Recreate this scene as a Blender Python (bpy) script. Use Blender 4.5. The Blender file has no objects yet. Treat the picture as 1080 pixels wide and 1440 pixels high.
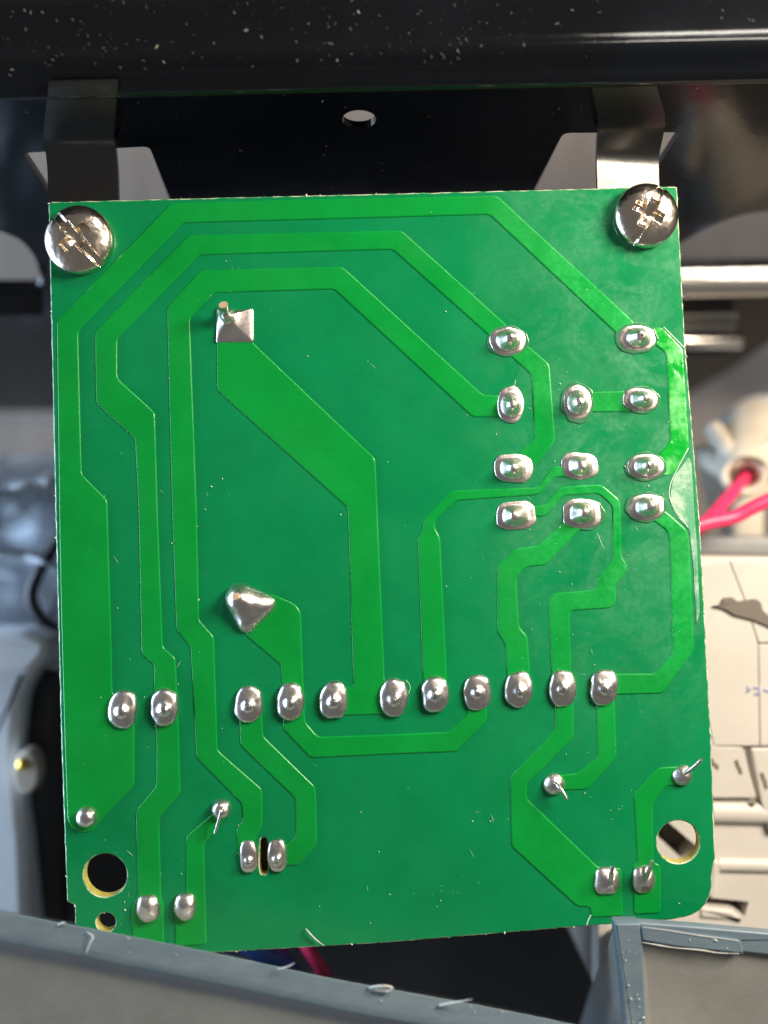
import bpy, bmesh, math, random
from mathutils import Vector, Matrix, noise
R = math.radians
rnd = random.Random(7)
sc = bpy.context.scene
col = sc.collection
MM = 0.001
D = 130.0          # camera height over the board's solder side, mm
S = 0.085          # mm per photograph pixel on the board

# ------------------------------------------------------------------ camera
cd = bpy.data.cameras.new('camera')
cam = bpy.data.objects.new('camera', cd)
col.objects.link(cam)
cam.location = (0, 0, D * MM)
cd.sensor_fit = 'VERTICAL'
cd.sensor_height = 36.0
cd.lens = 18.0 / (720 * S / D)
cd.clip_start = 0.002
cd.clip_end = 20
cd.dof.use_dof = True
cd.dof.focus_distance = D * MM
cd.dof.aperture_fstop = 8.8
sc.camera = cam

# ------------------------------------------------------------------ world: plain dim room
w = bpy.data.worlds.new('World')
sc.world = w
w.use_nodes = True
w.node_tree.nodes['Background'].inputs[0].default_value = (1.0, 0.97, 0.92, 1)
w.node_tree.nodes['Background'].inputs[1].default_value = 0.13

# ------------------------------------------------------------------ lamps
def area(name, loc, target, sx, sy, power, colour):
    l = bpy.data.lights.new(name, 'AREA')
    l.shape = 'RECTANGLE'
    l.size = sx * MM
    l.size_y = sy * MM
    l.energy = power
    l.color = colour
    o = bpy.data.objects.new(name, l)
    col.objects.link(o)
    o.location = Vector(loc) * MM
    d = (Vector(target) - Vector(loc))
    o.rotation_euler = d.to_track_quat('-Z', 'Y').to_euler()
    return o
area('desk_lamp', (142, 80, 106), (30, 10, 0), 50, 78, 0.80, (1.0, 0.87, 0.70))
area('ceiling_lamp', (190, 400, 330), (0, 0, 0), 150, 70, 1.2, (1.0, 0.93, 0.82))
area('window_light', (-460, 20, -12), (-60, 0, -70), 600, 200, 9.0, (0.56, 0.75, 1.0))

sc.view_settings.view_transform = 'Standard'
sc.view_settings.look = 'None'
sc.view_settings.exposure = 0.0
sc.view_settings.gamma = 1.0

# ------------------------------------------------------------------ materials
def mat(name, c, rough=0.5, metal=0.0, c2=None, nscale=300, bump=0.0, bscale=1500, rvar=0.0,
        spec=0.5, coat=0.0, trans=0.0, detail=5, lo=0.35, hi=0.65, bdist=0.0001, stretch=None):
    m = bpy.data.materials.new(name)
    m.use_nodes = True
    nt = m.node_tree
    N, L = nt.nodes, nt.links
    b = N['Principled BSDF']
    b.inputs['Base Color'].default_value = (*c, 1)
    b.inputs['Roughness'].default_value = rough
    b.inputs['Metallic'].default_value = metal
    b.inputs['Specular IOR Level'].default_value = spec
    b.inputs['Coat Weight'].default_value = coat
    b.inputs['Coat Roughness'].default_value = 0.08
    b.inputs['Transmission Weight'].default_value = trans
    tc = N.new('ShaderNodeTexCoord')
    src = tc.outputs['Object']
    if stretch:
        mp = N.new('ShaderNodeMapping')
        mp.inputs['Scale'].default_value = stretch
        L.new(src, mp.inputs['Vector'])
        src = mp.outputs['Vector']
    if c2 is not None or rvar:
        n = N.new('ShaderNodeTexNoise')
        n.inputs['Scale'].default_value = nscale
        n.inputs['Detail'].default_value = detail
        n.inputs['Roughness'].default_value = 0.62
        L.new(src, n.inputs['Vector'])
        mr = N.new('ShaderNodeMapRange')
        mr.inputs['From Min'].default_value = lo
        mr.inputs['From Max'].default_value = hi
        L.new(n.outputs['Fac'], mr.inputs['Value'])
        if c2 is not None:
            mx = N.new('ShaderNodeMix')
            mx.data_type = 'RGBA'
            mx.inputs['A'].default_value = (*c, 1)
            mx.inputs['B'].default_value = (*c2, 1)
            L.new(mr.outputs['Result'], mx.inputs['Factor'])
            L.new(mx.outputs['Result'], b.inputs['Base Color'])
        if rvar:
            m2 = N.new('ShaderNodeMapRange')
            m2.inputs['From Min'].default_value = lo
            m2.inputs['From Max'].default_value = hi
            m2.inputs['To Min'].default_value = max(0.02, rough - rvar)
            m2.inputs['To Max'].default_value = rough + rvar
            L.new(n.outputs['Fac'], m2.inputs['Value'])
            L.new(m2.outputs['Result'], b.inputs['Roughness'])
    if bump:
        n2 = N.new('ShaderNodeTexNoise')
        n2.inputs['Scale'].default_value = bscale
        n2.inputs['Detail'].default_value = 4
        L.new(src, n2.inputs['Vector'])
        bp = N.new('ShaderNodeBump')
        bp.inputs['Strength'].default_value = bump
        bp.inputs['Distance'].default_value = bdist
        L.new(n2.outputs['Fac'], bp.inputs['Height'])
        L.new(bp.outputs['Normal'], b.inputs['Normal'])
    return m

def mask_mat(name, c, c2, residue_sheen, amount):
    """green solder mask, with flux smears and lamp sheen painted over the reworked corner of the board"""
    m = mat(name, c, 0.30, 0, c2, 140, bump=0.25, bscale=2600, bdist=0.00006, spec=0.36, rvar=0.0)
    nt = m.node_tree
    N, L = nt.nodes, nt.links
    b = N['Principled BSDF']
    base = b.inputs['Base Color'].links[0].from_socket
    geo = N.new('ShaderNodeNewGeometry')
    sep = N.new('ShaderNodeSeparateXYZ')
    L.new(geo.outputs['Position'], sep.inputs[0])
    def rng(sock, a, bb, t0=0.0, t1=1.0):
        r = N.new('ShaderNodeMapRange')
        r.interpolation_type = 'SMOOTHSTEP'
        r.inputs['From Min'].default_value = a
        r.inputs['From Max'].default_value = bb
        r.inputs['To Min'].default_value = t0
        r.inputs['To Max'].default_value = t1
        L.new(sock, r.inputs['Value'])
        return r.outputs['Result']
    def mul(a, bb):
        k = N.new('ShaderNodeMath')
        k.operation = 'MULTIPLY'
        L.new(a, k.inputs[0])
        if isinstance(bb, float):
            k.inputs[1].default_value = bb
        else:
            L.new(bb, k.inputs[1])
        return k.outputs[0]
    n = N.new('ShaderNodeTexNoise')
    n.inputs['Scale'].default_value = 160
    n.inputs['Detail'].default_value = 9
    n.inputs['Roughness'].default_value = 0.72
    n.inputs['Distortion'].default_value = 0.6
    L.new(geo.outputs['Position'], n.inputs['Vector'])
    f = mul(rng(sep.outputs[0], 0.004, 0.034), rng(sep.outputs[1], -0.035, 0.006))  # flux colour and painted lamp sheen both grow to the upper right
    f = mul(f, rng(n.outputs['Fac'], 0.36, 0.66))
    # fine grain
    n3 = N.new('ShaderNodeTexNoise')
    n3.inputs['Scale'].default_value = 1500
    n3.inputs['Detail'].default_value = 3
    L.new(geo.outputs['Position'], n3.inputs['Vector'])
    f = mul(f, rng(n3.outputs['Fac'], 0.3, 0.7, 0.45, 1.0))
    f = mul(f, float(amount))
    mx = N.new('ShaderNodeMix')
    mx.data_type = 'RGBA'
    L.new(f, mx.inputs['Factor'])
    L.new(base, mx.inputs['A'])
    mx.inputs['B'].default_value = (*residue_sheen, 1)
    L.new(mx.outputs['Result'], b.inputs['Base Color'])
    n4 = N.new('ShaderNodeTexNoise')
    n4.inputs['Scale'].default_value = 90
    n4.inputs['Detail'].default_value = 7
    L.new(geo.outputs['Position'], n4.inputs['Vector'])
    L.new(rng(n4.outputs['Fac'], 0.35, 0.68, 0.16, 0.33), b.inputs['Roughness'])
    return m

M = {}
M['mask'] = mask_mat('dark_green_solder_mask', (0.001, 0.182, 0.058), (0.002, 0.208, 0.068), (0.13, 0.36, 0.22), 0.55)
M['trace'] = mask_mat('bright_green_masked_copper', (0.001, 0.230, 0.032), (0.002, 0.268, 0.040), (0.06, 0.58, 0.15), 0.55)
M['trace_glare'] = mat('track_with_painted_glare', (0.003, 0.34, 0.030), 0.20, 0, (0.22, 0.66, 0.26), 330, bump=0.8, bscale=700, lo=0.46, hi=0.72, detail=8, bdist=0.0003)  # lamp glare painted into the green of the right-edge track
M['fr4'] = mat('yellow_fibreglass_edge', (0.55, 0.47, 0.10), 0.6, 0, (0.36, 0.34, 0.08), 900, bump=0.5)
M['fray'] = mat('frayed_board_edge', (0.03, 0.22, 0.08), 0.6, 0, (0.55, 0.58, 0.42), 700, bump=0.6, lo=0.42, hi=0.60)
M['solder'] = mat('solder', (0.86, 0.82, 0.79), 0.32, 1.0, (0.58, 0.54, 0.52), 1200, bump=0.12, bscale=1800, rvar=0.08, bdist=0.00008)
M['solder_dull'] = mat('dull_reworked_solder', (0.92, 0.86, 0.83), 0.36, 1.0, (0.58, 0.52, 0.49), 1500, bump=0.28, bscale=2600, rvar=0.10, bdist=0.00008)
M['pin'] = mat('tinned_pin', (0.78, 0.76, 0.72), 0.28, 1.0, (0.5, 0.47, 0.43), 3000, bump=0.3, bscale=5000)
M['copper'] = mat('cut_copper_end', (0.80, 0.56, 0.38), 0.5, 0.5, (0.66, 0.43, 0.27), 3000)
M['nickel'] = mat('nickel_screw', (0.88, 0.78, 0.66), 0.22, 1.0, (0.70, 0.61, 0.52), 700, bump=0.05, bscale=900, rvar=0.06, bdist=0.0001)
M['black'] = mat('black_enamel', (0.003, 0.0035, 0.0045), 0.12, 0, (0.004, 0.005, 0.007), 60, bump=0.12, bscale=160, rvar=0.03, spec=0.42, bdist=0.0004)
M['tab'] = mat('black_enamelled_tab', (0.009, 0.009, 0.010), 0.30, 0, None, 900, bump=0.12, bscale=900, spec=0.6, bdist=0.0002)
M['dust'] = mat('pale_dust', (0.42, 0.37, 0.30), 0.9, 0, (0.20, 0.17, 0.13), 1500)
M['whitedust'] = mat('white_fleck', (0.62, 0.68, 0.62), 0.8)
M['grey'] = mat('grey_plastic', (0.225, 0.230, 0.220), 0.42, 0, (0.25, 0.256, 0.246), 220, bump=0.3, bscale=1400, rvar=0.08)
M['greyrim'] = mat('scraped_grey_plastic_edge', (0.112, 0.158, 0.196), 0.40, 0, (0.150, 0.200, 0.238), 500, bump=0.18, bscale=700, lo=0.45, hi=0.78, stretch=(0.35, 1, 1), bdist=0.0003)
M['shaving'] = mat('pale_plastic_shaving', (0.55, 0.56, 0.54), 0.6, 0, (0.40, 0.40, 0.38), 2500)
M['cream'] = mat('cream_plastic', (0.53, 0.50, 0.46), 0.45, 0, (0.57, 0.54, 0.50), 120, bump=0.15, bscale=2000)
M['creamdark'] = mat('grey_brown_base_and_shadow', (0.15, 0.13, 0.11), 0.7)  # module base, also the painted shadow patch on its panels
M['ivory'] = mat('ivory_ceramic', (0.62, 0.56, 0.47), 0.35, 0, (0.54, 0.48, 0.39), 240, bump=0.2, bscale=800)
M['grime'] = mat('brown_grime', (0.17, 0.14, 0.10), 0.8)
M['ink'] = mat('blue_ink', (0.24, 0.28, 0.55), 0.6)
M['red'] = mat('red_wire_sleeve', (0.80, 0.035, 0.14), 0.42, 0, (0.70, 0.03, 0.11), 400)
M['blue'] = mat('blue_wire_sleeve', (0.06, 0.16, 0.55), 0.4)
M['rubber'] = mat('black_wire_sleeve', (0.018, 0.017, 0.018), 0.5)
M['steel'] = mat('bright_steel', (0.80, 0.77, 0.72), 0.24, 1.0, (0.66, 0.62, 0.57), 700, bump=0.3, bscale=1800, stretch=(0.08, 1, 1))
M['brass'] = mat('brass', (0.85, 0.55, 0.10), 0.3, 1.0)
M['film'] = mat('crumpled_white_film', (0.84, 0.87, 0.90), 0.30, 0, (0.76, 0.80, 0.85), 60, spec=0.55)
M['table'] = mat('brown_grey_worktop', (0.165, 0.135, 0.115), 0.6, 0, (0.205, 0.172, 0.148), 60, bump=0.2, bscale=300, stretch=(4, 0.6, 1))
M['lacquer'] = mat('scuffed_lacquer_flake', (0.10, 0.34, 0.19), 0.45, 0, (0.46, 0.60, 0.48), 420, bump=0.6, bscale=1800, lo=0.44, hi=0.66, detail=8)
M['scratch'] = mat('scratched_mask', (0.60, 0.78, 0.62), 0.5)
M['clear_flux'] = mat('amber_flux_ring', (0.035, 0.17, 0.075), 0.15, 0, (0.05, 0.20, 0.09), 700)

# ------------------------------------------------------------------ helpers (all lengths in mm, photo pixels where noted)
def W(x, y, z=0.0):
    k = S * (D - z) / D
    return Vector(((x - 540) * k, (720 - y) * k, z))

ORIG = {}
def link(name, bm, mats, parent=None, origin=None, smooth=True, angle=None):
    """one bmesh (mm, world) becomes ONE object whose origin is the given world point"""
    origin = Vector(origin) if origin is not None else (ORIG[parent.name] if parent else Vector((0, 0, 0)))
    bmesh.ops.recalc_face_normals(bm, faces=bm.faces)
    for v in bm.verts:
        v.co = (v.co - origin) * MM
    me = bpy.data.meshes.new(name)
    if angle is not None:
        for e in bm.edges:
            if len(e.link_faces) == 2 and e.calc_face_angle(0) > R(angle):
                e.smooth = False
    for f in bm.faces:
        f.smooth = smooth and len(f.verts) < 9
    bm.to_mesh(me)
    bm.free()
    for m in (mats if isinstance(mats, (list, tuple)) else [mats]):
        me.materials.append(M[m])
    o = bpy.data.objects.new(name, me)
    col.objects.link(o)
    ORIG[o.name] = origin
    if parent:
        o.parent = parent
        o.location = (origin - ORIG[parent.name]) * MM
    else:
        o.location = origin * MM
    return o

def thing(name, label, cat, loc, group=None):
    o = bpy.data.objects.new(name, None)
    o.empty_display_size = 0.005
    col.objects.link(o)
    ORIG[o.name] = Vector(loc)
    o.location = Vector(loc) * MM
    tag(o, label, cat, group)
    return o

def tag(o, label, cat, group=None):
    o['label'] = label
    o['category'] = cat
    if group:
        o['group'] = group
    return o

def smoothstep(a, b, x):
    t = min(1, max(0, (x - a) / (b - a)))
    return t * t * (3 - 2 * t)

def round_poly(pts, r, n=3):
    """round the corners of a closed polygon; r is a length or one per corner"""
    out = []
    c = len(pts)
    for i in range(c):
        p, a, b = Vector(pts[i]), Vector(pts[i - 1]), Vector(pts[(i + 1) % c])
        ri = r[i] if isinstance(r, (list, tuple)) else r
        da, db = (a - p), (b - p)
        la, lb = da.length, db.length
        t = min(ri, la * 0.45, lb * 0.45)
        if t < 1e-4:
            out.append(p)
            continue
        p0, p2 = p + da / la * t, p + db / lb * t
        for k in range(n + 1):
            u = k / n
            out.append((1 - u) ** 2 * p0 + 2 * u * (1 - u) * p + u * u * p2)
    return out

def area2(pts):
    return sum(pts[i - 1][0] * pts[i][1] - pts[i][0] * pts[i - 1][1] for i in range(len(pts))) / 2

def inset(pts, d):
    """move a closed CCW 2D outline inwards by d"""
    n = len(pts)
    out = []
    for i in range(n):
        p, a, b = Vector(pts[i]), Vector(pts[i - 1]), Vector(pts[(i + 1) % n])
        e1, e2 = (p - a), (b - p)
        if e1.length < 1e-6 or e2.length < 1e-6:
            out.append(p)
            continue
        e1.normalize(); e2.normalize()
        n1, n2 = Vector((-e1.y, e1.x)), Vector((-e2.y, e2.x))
        m = n1 + n2
        k = max(0.5, 1 + n1.dot(n2))
        out.append(p + m * (d / k))
    return out

def prism(pts2, z0, z1, bev=0.0, bevz=None, bm=None):
    """solid from a 2D outline, with a chamfered top edge"""
    bm = bm or bmesh.new()
    pts2 = [Vector((p[0], p[1])) for p in pts2]
    if area2(pts2) < 0:
        pts2 = pts2[::-1]
    rings = [[(p, z0) for p in pts2]]
    if bev:
        bevz = bevz or bev
        rings.append([(p, z1 - bevz) for p in pts2])
        rings.append([(p, z1 - bevz * 0.60) for p in inset(pts2, bev * 0.12)])
        rings.append([(p, z1 - bevz * 0.30) for p in inset(pts2, bev * 0.35)])
        rings.append([(p, z1 - bevz * 0.09) for p in inset(pts2, bev * 0.66)])
        rings.append([(p, z1) for p in inset(pts2, bev)])
    else:
        rings.append([(p, z1) for p in pts2])
    vr = [[bm.verts.new((p.x, p.y, z)) for p, z in r] for r in rings]
    n = len(pts2)
    for a, b in zip(vr, vr[1:]):
        for i in range(n):
            j = (i + 1) % n
            bm.faces.new((a[i], a[j], b[j], b[i]))
    bm.faces.new(vr[-1])
    bm.faces.new(vr[0][::-1])
    return bm

def holed(loops, layers, fill=(0, -1), mats=None):
    """sheet with holes: each layer maps a 2D point (and loop number, inset amount) to 3D; first and last layer are filled"""
    bm = bmesh.new()
    fl = []
    L = []
    for k, lp in enumerate(loops):
        lp = [Vector((p[0], p[1])) for p in lp]
        a = area2(lp)
        if (k == 0 and a < 0) or (k > 0 and a > 0):
            lp = lp[::-1]
        L.append(lp)
    allr = []
    for ins, fn in layers:
        rr = []
        for lp in L:
            q = inset(lp, ins) if ins else lp
            rr.append([bm.verts.new((p.x, p.y, 0)) for p in q])
        allr.append((rr, fn))
    for idx in fill:
        rr, fn = allr[idx]
        es = []
        for ring in rr:
            for i in range(len(ring)):
                es.append(bm.edges.new((ring[i - 1], ring[i])))
        res = bmesh.ops.triangle_fill(bm, use_beauty=True, use_dissolve=False, edges=es, normal=(0, 0, 1))
    for li in range(len(allr) - 1):
        a, b = allr[li][0], allr[li + 1][0]
        for ra, rb in zip(a, b):
            for i in range(len(ra)):
                f = bm.faces.new((ra[i - 1], ra[i], rb[i], rb[i - 1]))
                if mats:
                    f.material_index = mats[li]
    for rr, fn in allr:
        for ring in rr:
            for v in ring:
                v.co = fn(v.co.x, v.co.y)
    return bm

def circle(cx, cy, rx, ry=None, n=40, ang=0.0, e=2.0):
    """(super)ellipse outline; e=2 ellipse, larger = rounder box"""
    ry = ry or rx
    out = []
    for i in range(n):
        t = 2 * math.pi * i / n
        c, s = math.cos(t), math.sin(t)
        x = rx * math.copysign(abs(c) ** (2 / e), c)
        y = ry * math.copysign(abs(s) ** (2 / e), s)
        out.append(Vector((cx + x * math.cos(ang) - y * math.sin(ang), cy + x * math.sin(ang) + y * math.cos(ang))))
    return out

def tube(path, rad, n=10, bm=None, cap=True, mi=0, capmi=None, steps=0):
    """round tube along 3D points; rad is one radius or one per point; steps>0 smooths with Catmull-Rom"""
    bm = bm or bmesh.new()
    P = [Vector(p) for p in path]
    rr = list(rad) if isinstance(rad, (list, tuple)) else [rad] * len(P)
    if steps:
        Q, q = [], []
        for i in range(len(P) - 1):
            a, b, c, d = P[max(i - 1, 0)], P[i], P[i + 1], P[min(i + 2, len(P) - 1)]
            for k in range(steps):
                t = k / steps
                Q.append(0.5 * ((2 * b) + (c - a) * t + (2 * a - 5 * b + 4 * c - d) * t * t + (3 * b - a - 3 * c + d) * t ** 3))
                q.append(rr[i] * (1 - t) + rr[i + 1] * t)
        Q.append(P[-1]); q.append(rr[-1])
        P, rr = Q, q
    up = Vector((0.3, 0.2, 0.93)).normalized()
    rings = []
    for i, p in enumerate(P):
        d = (P[min(i + 1, len(P) - 1)] - P[max(i - 1, 0)]).normalized()
        a = d.cross(up)
        if a.length < 0.05:
            a = d.cross(Vector((1, 0, 0)))
        a.normalize()
        b = d.cross(a)
        rings.append([bm.verts.new(p + (a * math.cos(2 * math.pi * k / n) + b * math.sin(2 * math.pi * k / n)) * rr[i]) for k in range(n)])
    for r0, r1 in zip(rings, rings[1:]):
        for k in range(n):
            f = bm.faces.new((r0[k - 1], r0[k], r1[k], r1[k - 1]))
            f.material_index = mi
    if cap:
        f = bm.faces.new(rings[0]); f.material_index = mi
        f = bm.faces.new(rings[-1][::-1]); f.material_index = mi if capmi is None else capmi
    return bm

def boxm(x0, x1, y0, y1, z0, z1, bev=0.0, bm=None, rot=None):
    """box with bevelled edges"""
    t = bmesh.new()
    bmesh.ops.create_cube(t, size=1)
    for v in t.verts:
        v.co = Vector(((x0 + x1) / 2 + v.co.x * (x1 - x0), (y0 + y1) / 2 + v.co.y * (y1 - y0), (z0 + z1) / 2 + v.co.z * (z1 - z0)))
    if bev:
        bmesh.ops.bevel(t, geom=t.edges[:], offset=bev, segments=2, affect='EDGES', profile=0.5)
    if rot:
        c = Vector(((x0 + x1) / 2, (y0 + y1) / 2, (z0 + z1) / 2))
        for v in t.verts:
            v.co = c + rot @ (v.co - c)
    if bm is None:
        return t
    me = bpy.data.meshes.new('tmp')
    t.to_mesh(me); t.free()
    bm.from_mesh(me)
    bpy.data.meshes.remove(me)
    return bm

def P2(x, y):
    """photo pixel on the board's face -> mm"""
    return Vector(((x - 540) * S, (720 - y) * S))

def PL(pts):
    return [P2(*p) for p in pts]

# ================================================================== THE SETTING
TZ = -112.0
bm = bmesh.new()
for a, b in ((-1, -1), (1, -1), (1, 1), (-1, 1)):
    bm.verts.new((a * 900, b * 900, TZ))
bm.faces.new(bm.verts[:])
o = link('worktop', bm, 'table', smooth=False)
o['kind'] = 'structure'

# ================================================================== BLACK METAL ENCLOSURE
TH = R(1.35)                                   # the enclosure and the board sit slightly turned in the picture
Y0, Z0 = 45.9, -1.75                           # the bend line of the tabs
AL = R(77)
def wall_pt(u, t, off=0.0):
    y = Y0 - math.cos(AL) * t - math.sin(AL) * off * -1
    z = Z0 - math.sin(AL) * t - math.cos(AL) * off
    dy = y - Y0
    return Vector((u * math.cos(TH) - dy * math.sin(TH), Y0 + u * math.sin(TH) + dy * math.cos(TH), z))
WN = (wall_pt(1, 0) - wall_pt(0, 0)).cross(wall_pt(0, 1) - wall_pt(0, 0)).normalized()
def on_wall(x, y):
    """where the line of sight through a photo pixel meets the wall: (u, t)"""
    c = Vector((0, 0, D))
    d = W(x, y, 0) - c
    p0 = wall_pt(0, 0)
    k = (p0 - c).dot(WN) / d.dot(WN)
    q = c + d * k - p0
    return Vector((q.dot((wall_pt(1, 0) - p0)), q.dot((wall_pt(0, 1) - p0))))

enc = thing('metal_enclosure', 'black enamelled metal enclosure wall with rolled rim behind the green board', 'enclosure', (0, Y0, Z0))
cut_r = [on_wall(*p) for p in ((792, 187), (957, 186), (900, 272), (880, 300), (735, 300))]
cut_l = [on_wall(*p) for p in ((32, 215), (210, 206), (246, 300), (100, 318))]
hole_s = [on_wall(505 + 24 * math.cos(a * math.pi / 12), 168 + 13 * math.sin(a * math.pi / 12)) for a in range(24)]
arch_r = [on_wall(*p) for p in ((900, 372), (930, 356), (958, 341), (985, 325), (1015, 311), (1050, 300), (1090, 296), (1150, 300), (1200, 320), (1230, 372))]
arch_l = [on_wall(*p) for p in ((-160, 402), (-130, 350), (-90, 325), (-40, 316), (0, 325), (28, 336), (48, 358), (62, 402))]
TT = -8.9
outer = [Vector((-150, TT)), Vector((150, TT)), Vector((150, 62)), on_wall(1085, 480), on_wall(1020, 525), on_wall(965, 556), on_wall(700, 572), on_wall(75, 578), on_wall(-60, 578), Vector((-150, 104))]
loops = [round_poly(outer, 0.5), round_poly(cut_r, 0.9), round_poly(cut_l, 0.9), hole_s, round_poly(arch_r, 2), round_poly(arch_l, 2)]
bm = holed(loops, [(0, lambda u, t: wall_pt(u, t, 0)), (0, lambda u, t: wall_pt(u, t, 1.0))])
link('wall', bm, 'black', enc, smooth=False)

# rolled rim above the wall: one profile (outward distance from the wall top, height) swept along
wt = wall_pt(0, TT)
prof = [(-0.35, 0.0), (-0.3, 0.5), (0.15, 1.1), (0.6, 1.4), (1.0, 1.5), (1.5, 2.2), (2.0, 3.0), (2.5, 3.40), (3.0, 3.50), (3.35, 3.42), (3.9, 3.18),
        (4.6, 3.08), (7.0, 3.05), (8.6, 3.1), (9.1, 3.06), (9.6, 2.8), (10.4, 2.55), (11.4, 2.5), (14.6, 2.5), (18, 2.5), (34, 2.4), (34.3, 1.8), (34, 1.2), (18, 1.4), (3, 1.6), (1.4, 0.2), (0.7, 0.0)]
bm = bmesh.new()
rings = []
us = [-150 + 300 * i / 60 for i in range(61)]
for u in us:
    p = wall_pt(u, TT)
    bowed = -0.0000 * u * u
    wob = 0.06 * noise.noise(Vector((u * 0.03, 1.7, 0)))
    rings.append([bm.verts.new(p + Vector((-d * math.sin(TH), d * math.cos(TH), h + wob))) for d, h in prof])
for a, b in zip(rings, rings[1:]):
    for k in range(len(prof)):
        bm.faces.new((a[k - 1], a[k], b[k], b[k - 1]))
bm.faces.new(rings[0]); bm.faces.new(rings[-1][::-1])
link('rolled_rim', bm, 'black', enc, angle=80)

# tabs bent forward out of the wall: the board is screwed down on them
def tab(xl, xr, yb, twist=0.0, name='tab'):
    ul, ur = on_wall(xl, yb).x, on_wall(xr, yb).x
    vl, vr = on_wall(xl - 4, 118).x, on_wall(xr - 4, 118).x      # slightly narrower where it leaves the wall
    t0 = on_wall((xl + xr) / 2, 118).y
    line = []
    for t in (t0, -3.0, -1.2):
        line.append((wall_pt(0, t, -0.35)))
    bend = []
    a0 = wall_pt(0, -1.2, -0.55)
    pth = [(a0.y, a0.z), (a0.y - 0.35, a0.z - 0.6), (a0.y - 0.9, a0.z - 0.95), (a0.y - 1.8, a0.z - 1.32), (a0.y - 2.8, a0.z - 1.58), (a0.y - 3.8, a0.z - 1.68), (a0.y - 4.8, a0.z - 1.69), (a0.y - 6.0, a0.z - 1.64), (a0.y - 7.4, a0.z - 1.58), (a0.y - 8.4, a0.z - 1.52), (a0.y - 20, -1.75)]
    pts = [(p.y, p.z) for p in line[:-1]] + pth
    bm = bmesh.new()
    n = len(pts)
    rows = []
    for lay in (0, 1):
        for ub, ut in ((ul, vl), (ur, vr)):
            r = []
            for i, (y, z) in enumerate(pts):
                q, s = pts[max(0, i - 1)], pts[min(n - 1, i + 1)]
                tn = Vector((s[0] - q[0], s[1] - q[1])).normalized()
                nn = Vector((tn.y, -tn.x))
                if nn.y > 0:
                    nn = -nn
                u = ub + (ut - ub) * smoothstep(-1.0, 7.0, z)
                yy, zz = y + nn.x * lay * 0.9, z + nn.y * lay * 0.9
                zz -= twist * ((u - (ul + ur) / 2) + (ur - ul) / 2) * smoothstep(Y0 - 0.5, Y0 - 3.5, yy) if i < n - 1 else 0
                dy = yy - Y0
                r.append(bm.verts.new((u * math.cos(TH) - dy * math.sin(TH), Y0 + u * math.sin(TH) + dy * math.cos(TH), zz)))
            rows.append(r)
    A, B, C_, D_ = rows
    for i in range(n - 1):
        bm.faces.new((A[i], A[i + 1], B[i + 1], B[i]))
        bm.faces.new((C_[i], D_[i], D_[i + 1], C_[i + 1]))
        bm.faces.new((A[i], C_[i], C_[i + 1], A[i + 1]))
        bm.faces.new((B[i], B[i + 1], D_[i + 1], D_[i]))
    bm.faces.new((A[0], B[0], D_[0], C_[0])); bm.faces.new((A[-1], C_[-1], D_[-1], B[-1]))
    bmesh.ops.bevel(bm, geom=[e for e in bm.edges if e.calc_face_angle(0) > R(70)], offset=0.18, segments=2, affect='EDGES')
    link(name, bm, 'tab', enc, angle=40)
tab(836, 927, 190, 0.26)
tab(72, 170, 212)

# lower lips of the two vent openings
for x0, x1, y in ((905, 1225, 374), (-160, 60, 404)):
    a, b = on_wall(x0, y), on_wall(x1, y)
    bm = bmesh.new()
    pr = [(0.0, 0.0), (-0.6, 0.5), (-1.6, 0.6), (-4.2, 0.2), (-4.8, -0.4), (-4.2, -0.9), (-1.0, -1.0), (0.0, -1.4)]
    rr = []
    for u in (a.x, b.x):
        p = wall_pt(u, (a.y + b.y) / 2, 0.2)
        rr.append([bm.verts.new(p + Vector((0, d, h))) for d, h in pr])
    for k in range(len(pr)):
        bm.faces.new((rr[0][k - 1], rr[0][k], rr[1][k], rr[1][k - 1]))
    bm.faces.new(rr[0]); bm.faces.new(rr[1][::-1])
    link('vent_lip', bm, 'steel' if x0 > 500 else 'black', enc, angle=60)
# floor pan far below the board
bm = prism(round_poly([W(x, y, -44).to_2d() for x, y in ((110, 600), (840, 600), (840, 1560), (96, 1560), (96, 900))], 1), -47, -44)
link('floor_pan', bm, 'rubber', enc, smooth=False)

def flecks(bm, n, place, lo, hi, thin=0.35, wide=0.9):
    for _ in range(n):
        p, ax, ay, nz = place()
        ln = lo * (hi / lo) ** (rnd.random() ** 2.2)
        wd = ln * rnd.uniform(thin, wide)
        a = rnd.gauss(R(-55), R(35))
        e1 = (ax * math.cos(a) + ay * math.sin(a))
        e2 = (ay * math.cos(a) - ax * math.sin(a))
        h = nz * wd * 0.35
        c = [bm.verts.new(p + e1 * (ln * i) + e2 * (wd * j) * rnd.uniform(0.4, 1)) for i, j in ((-.5, 0.1), (0, .5), (.5, -.05), (0.05, -.5))]
        top = bm.verts.new(p + h + e1 * ln * rnd.uniform(-.15, .15))
        for i in range(4):
            bm.faces.new((c[i - 1], c[i], top))

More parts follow.
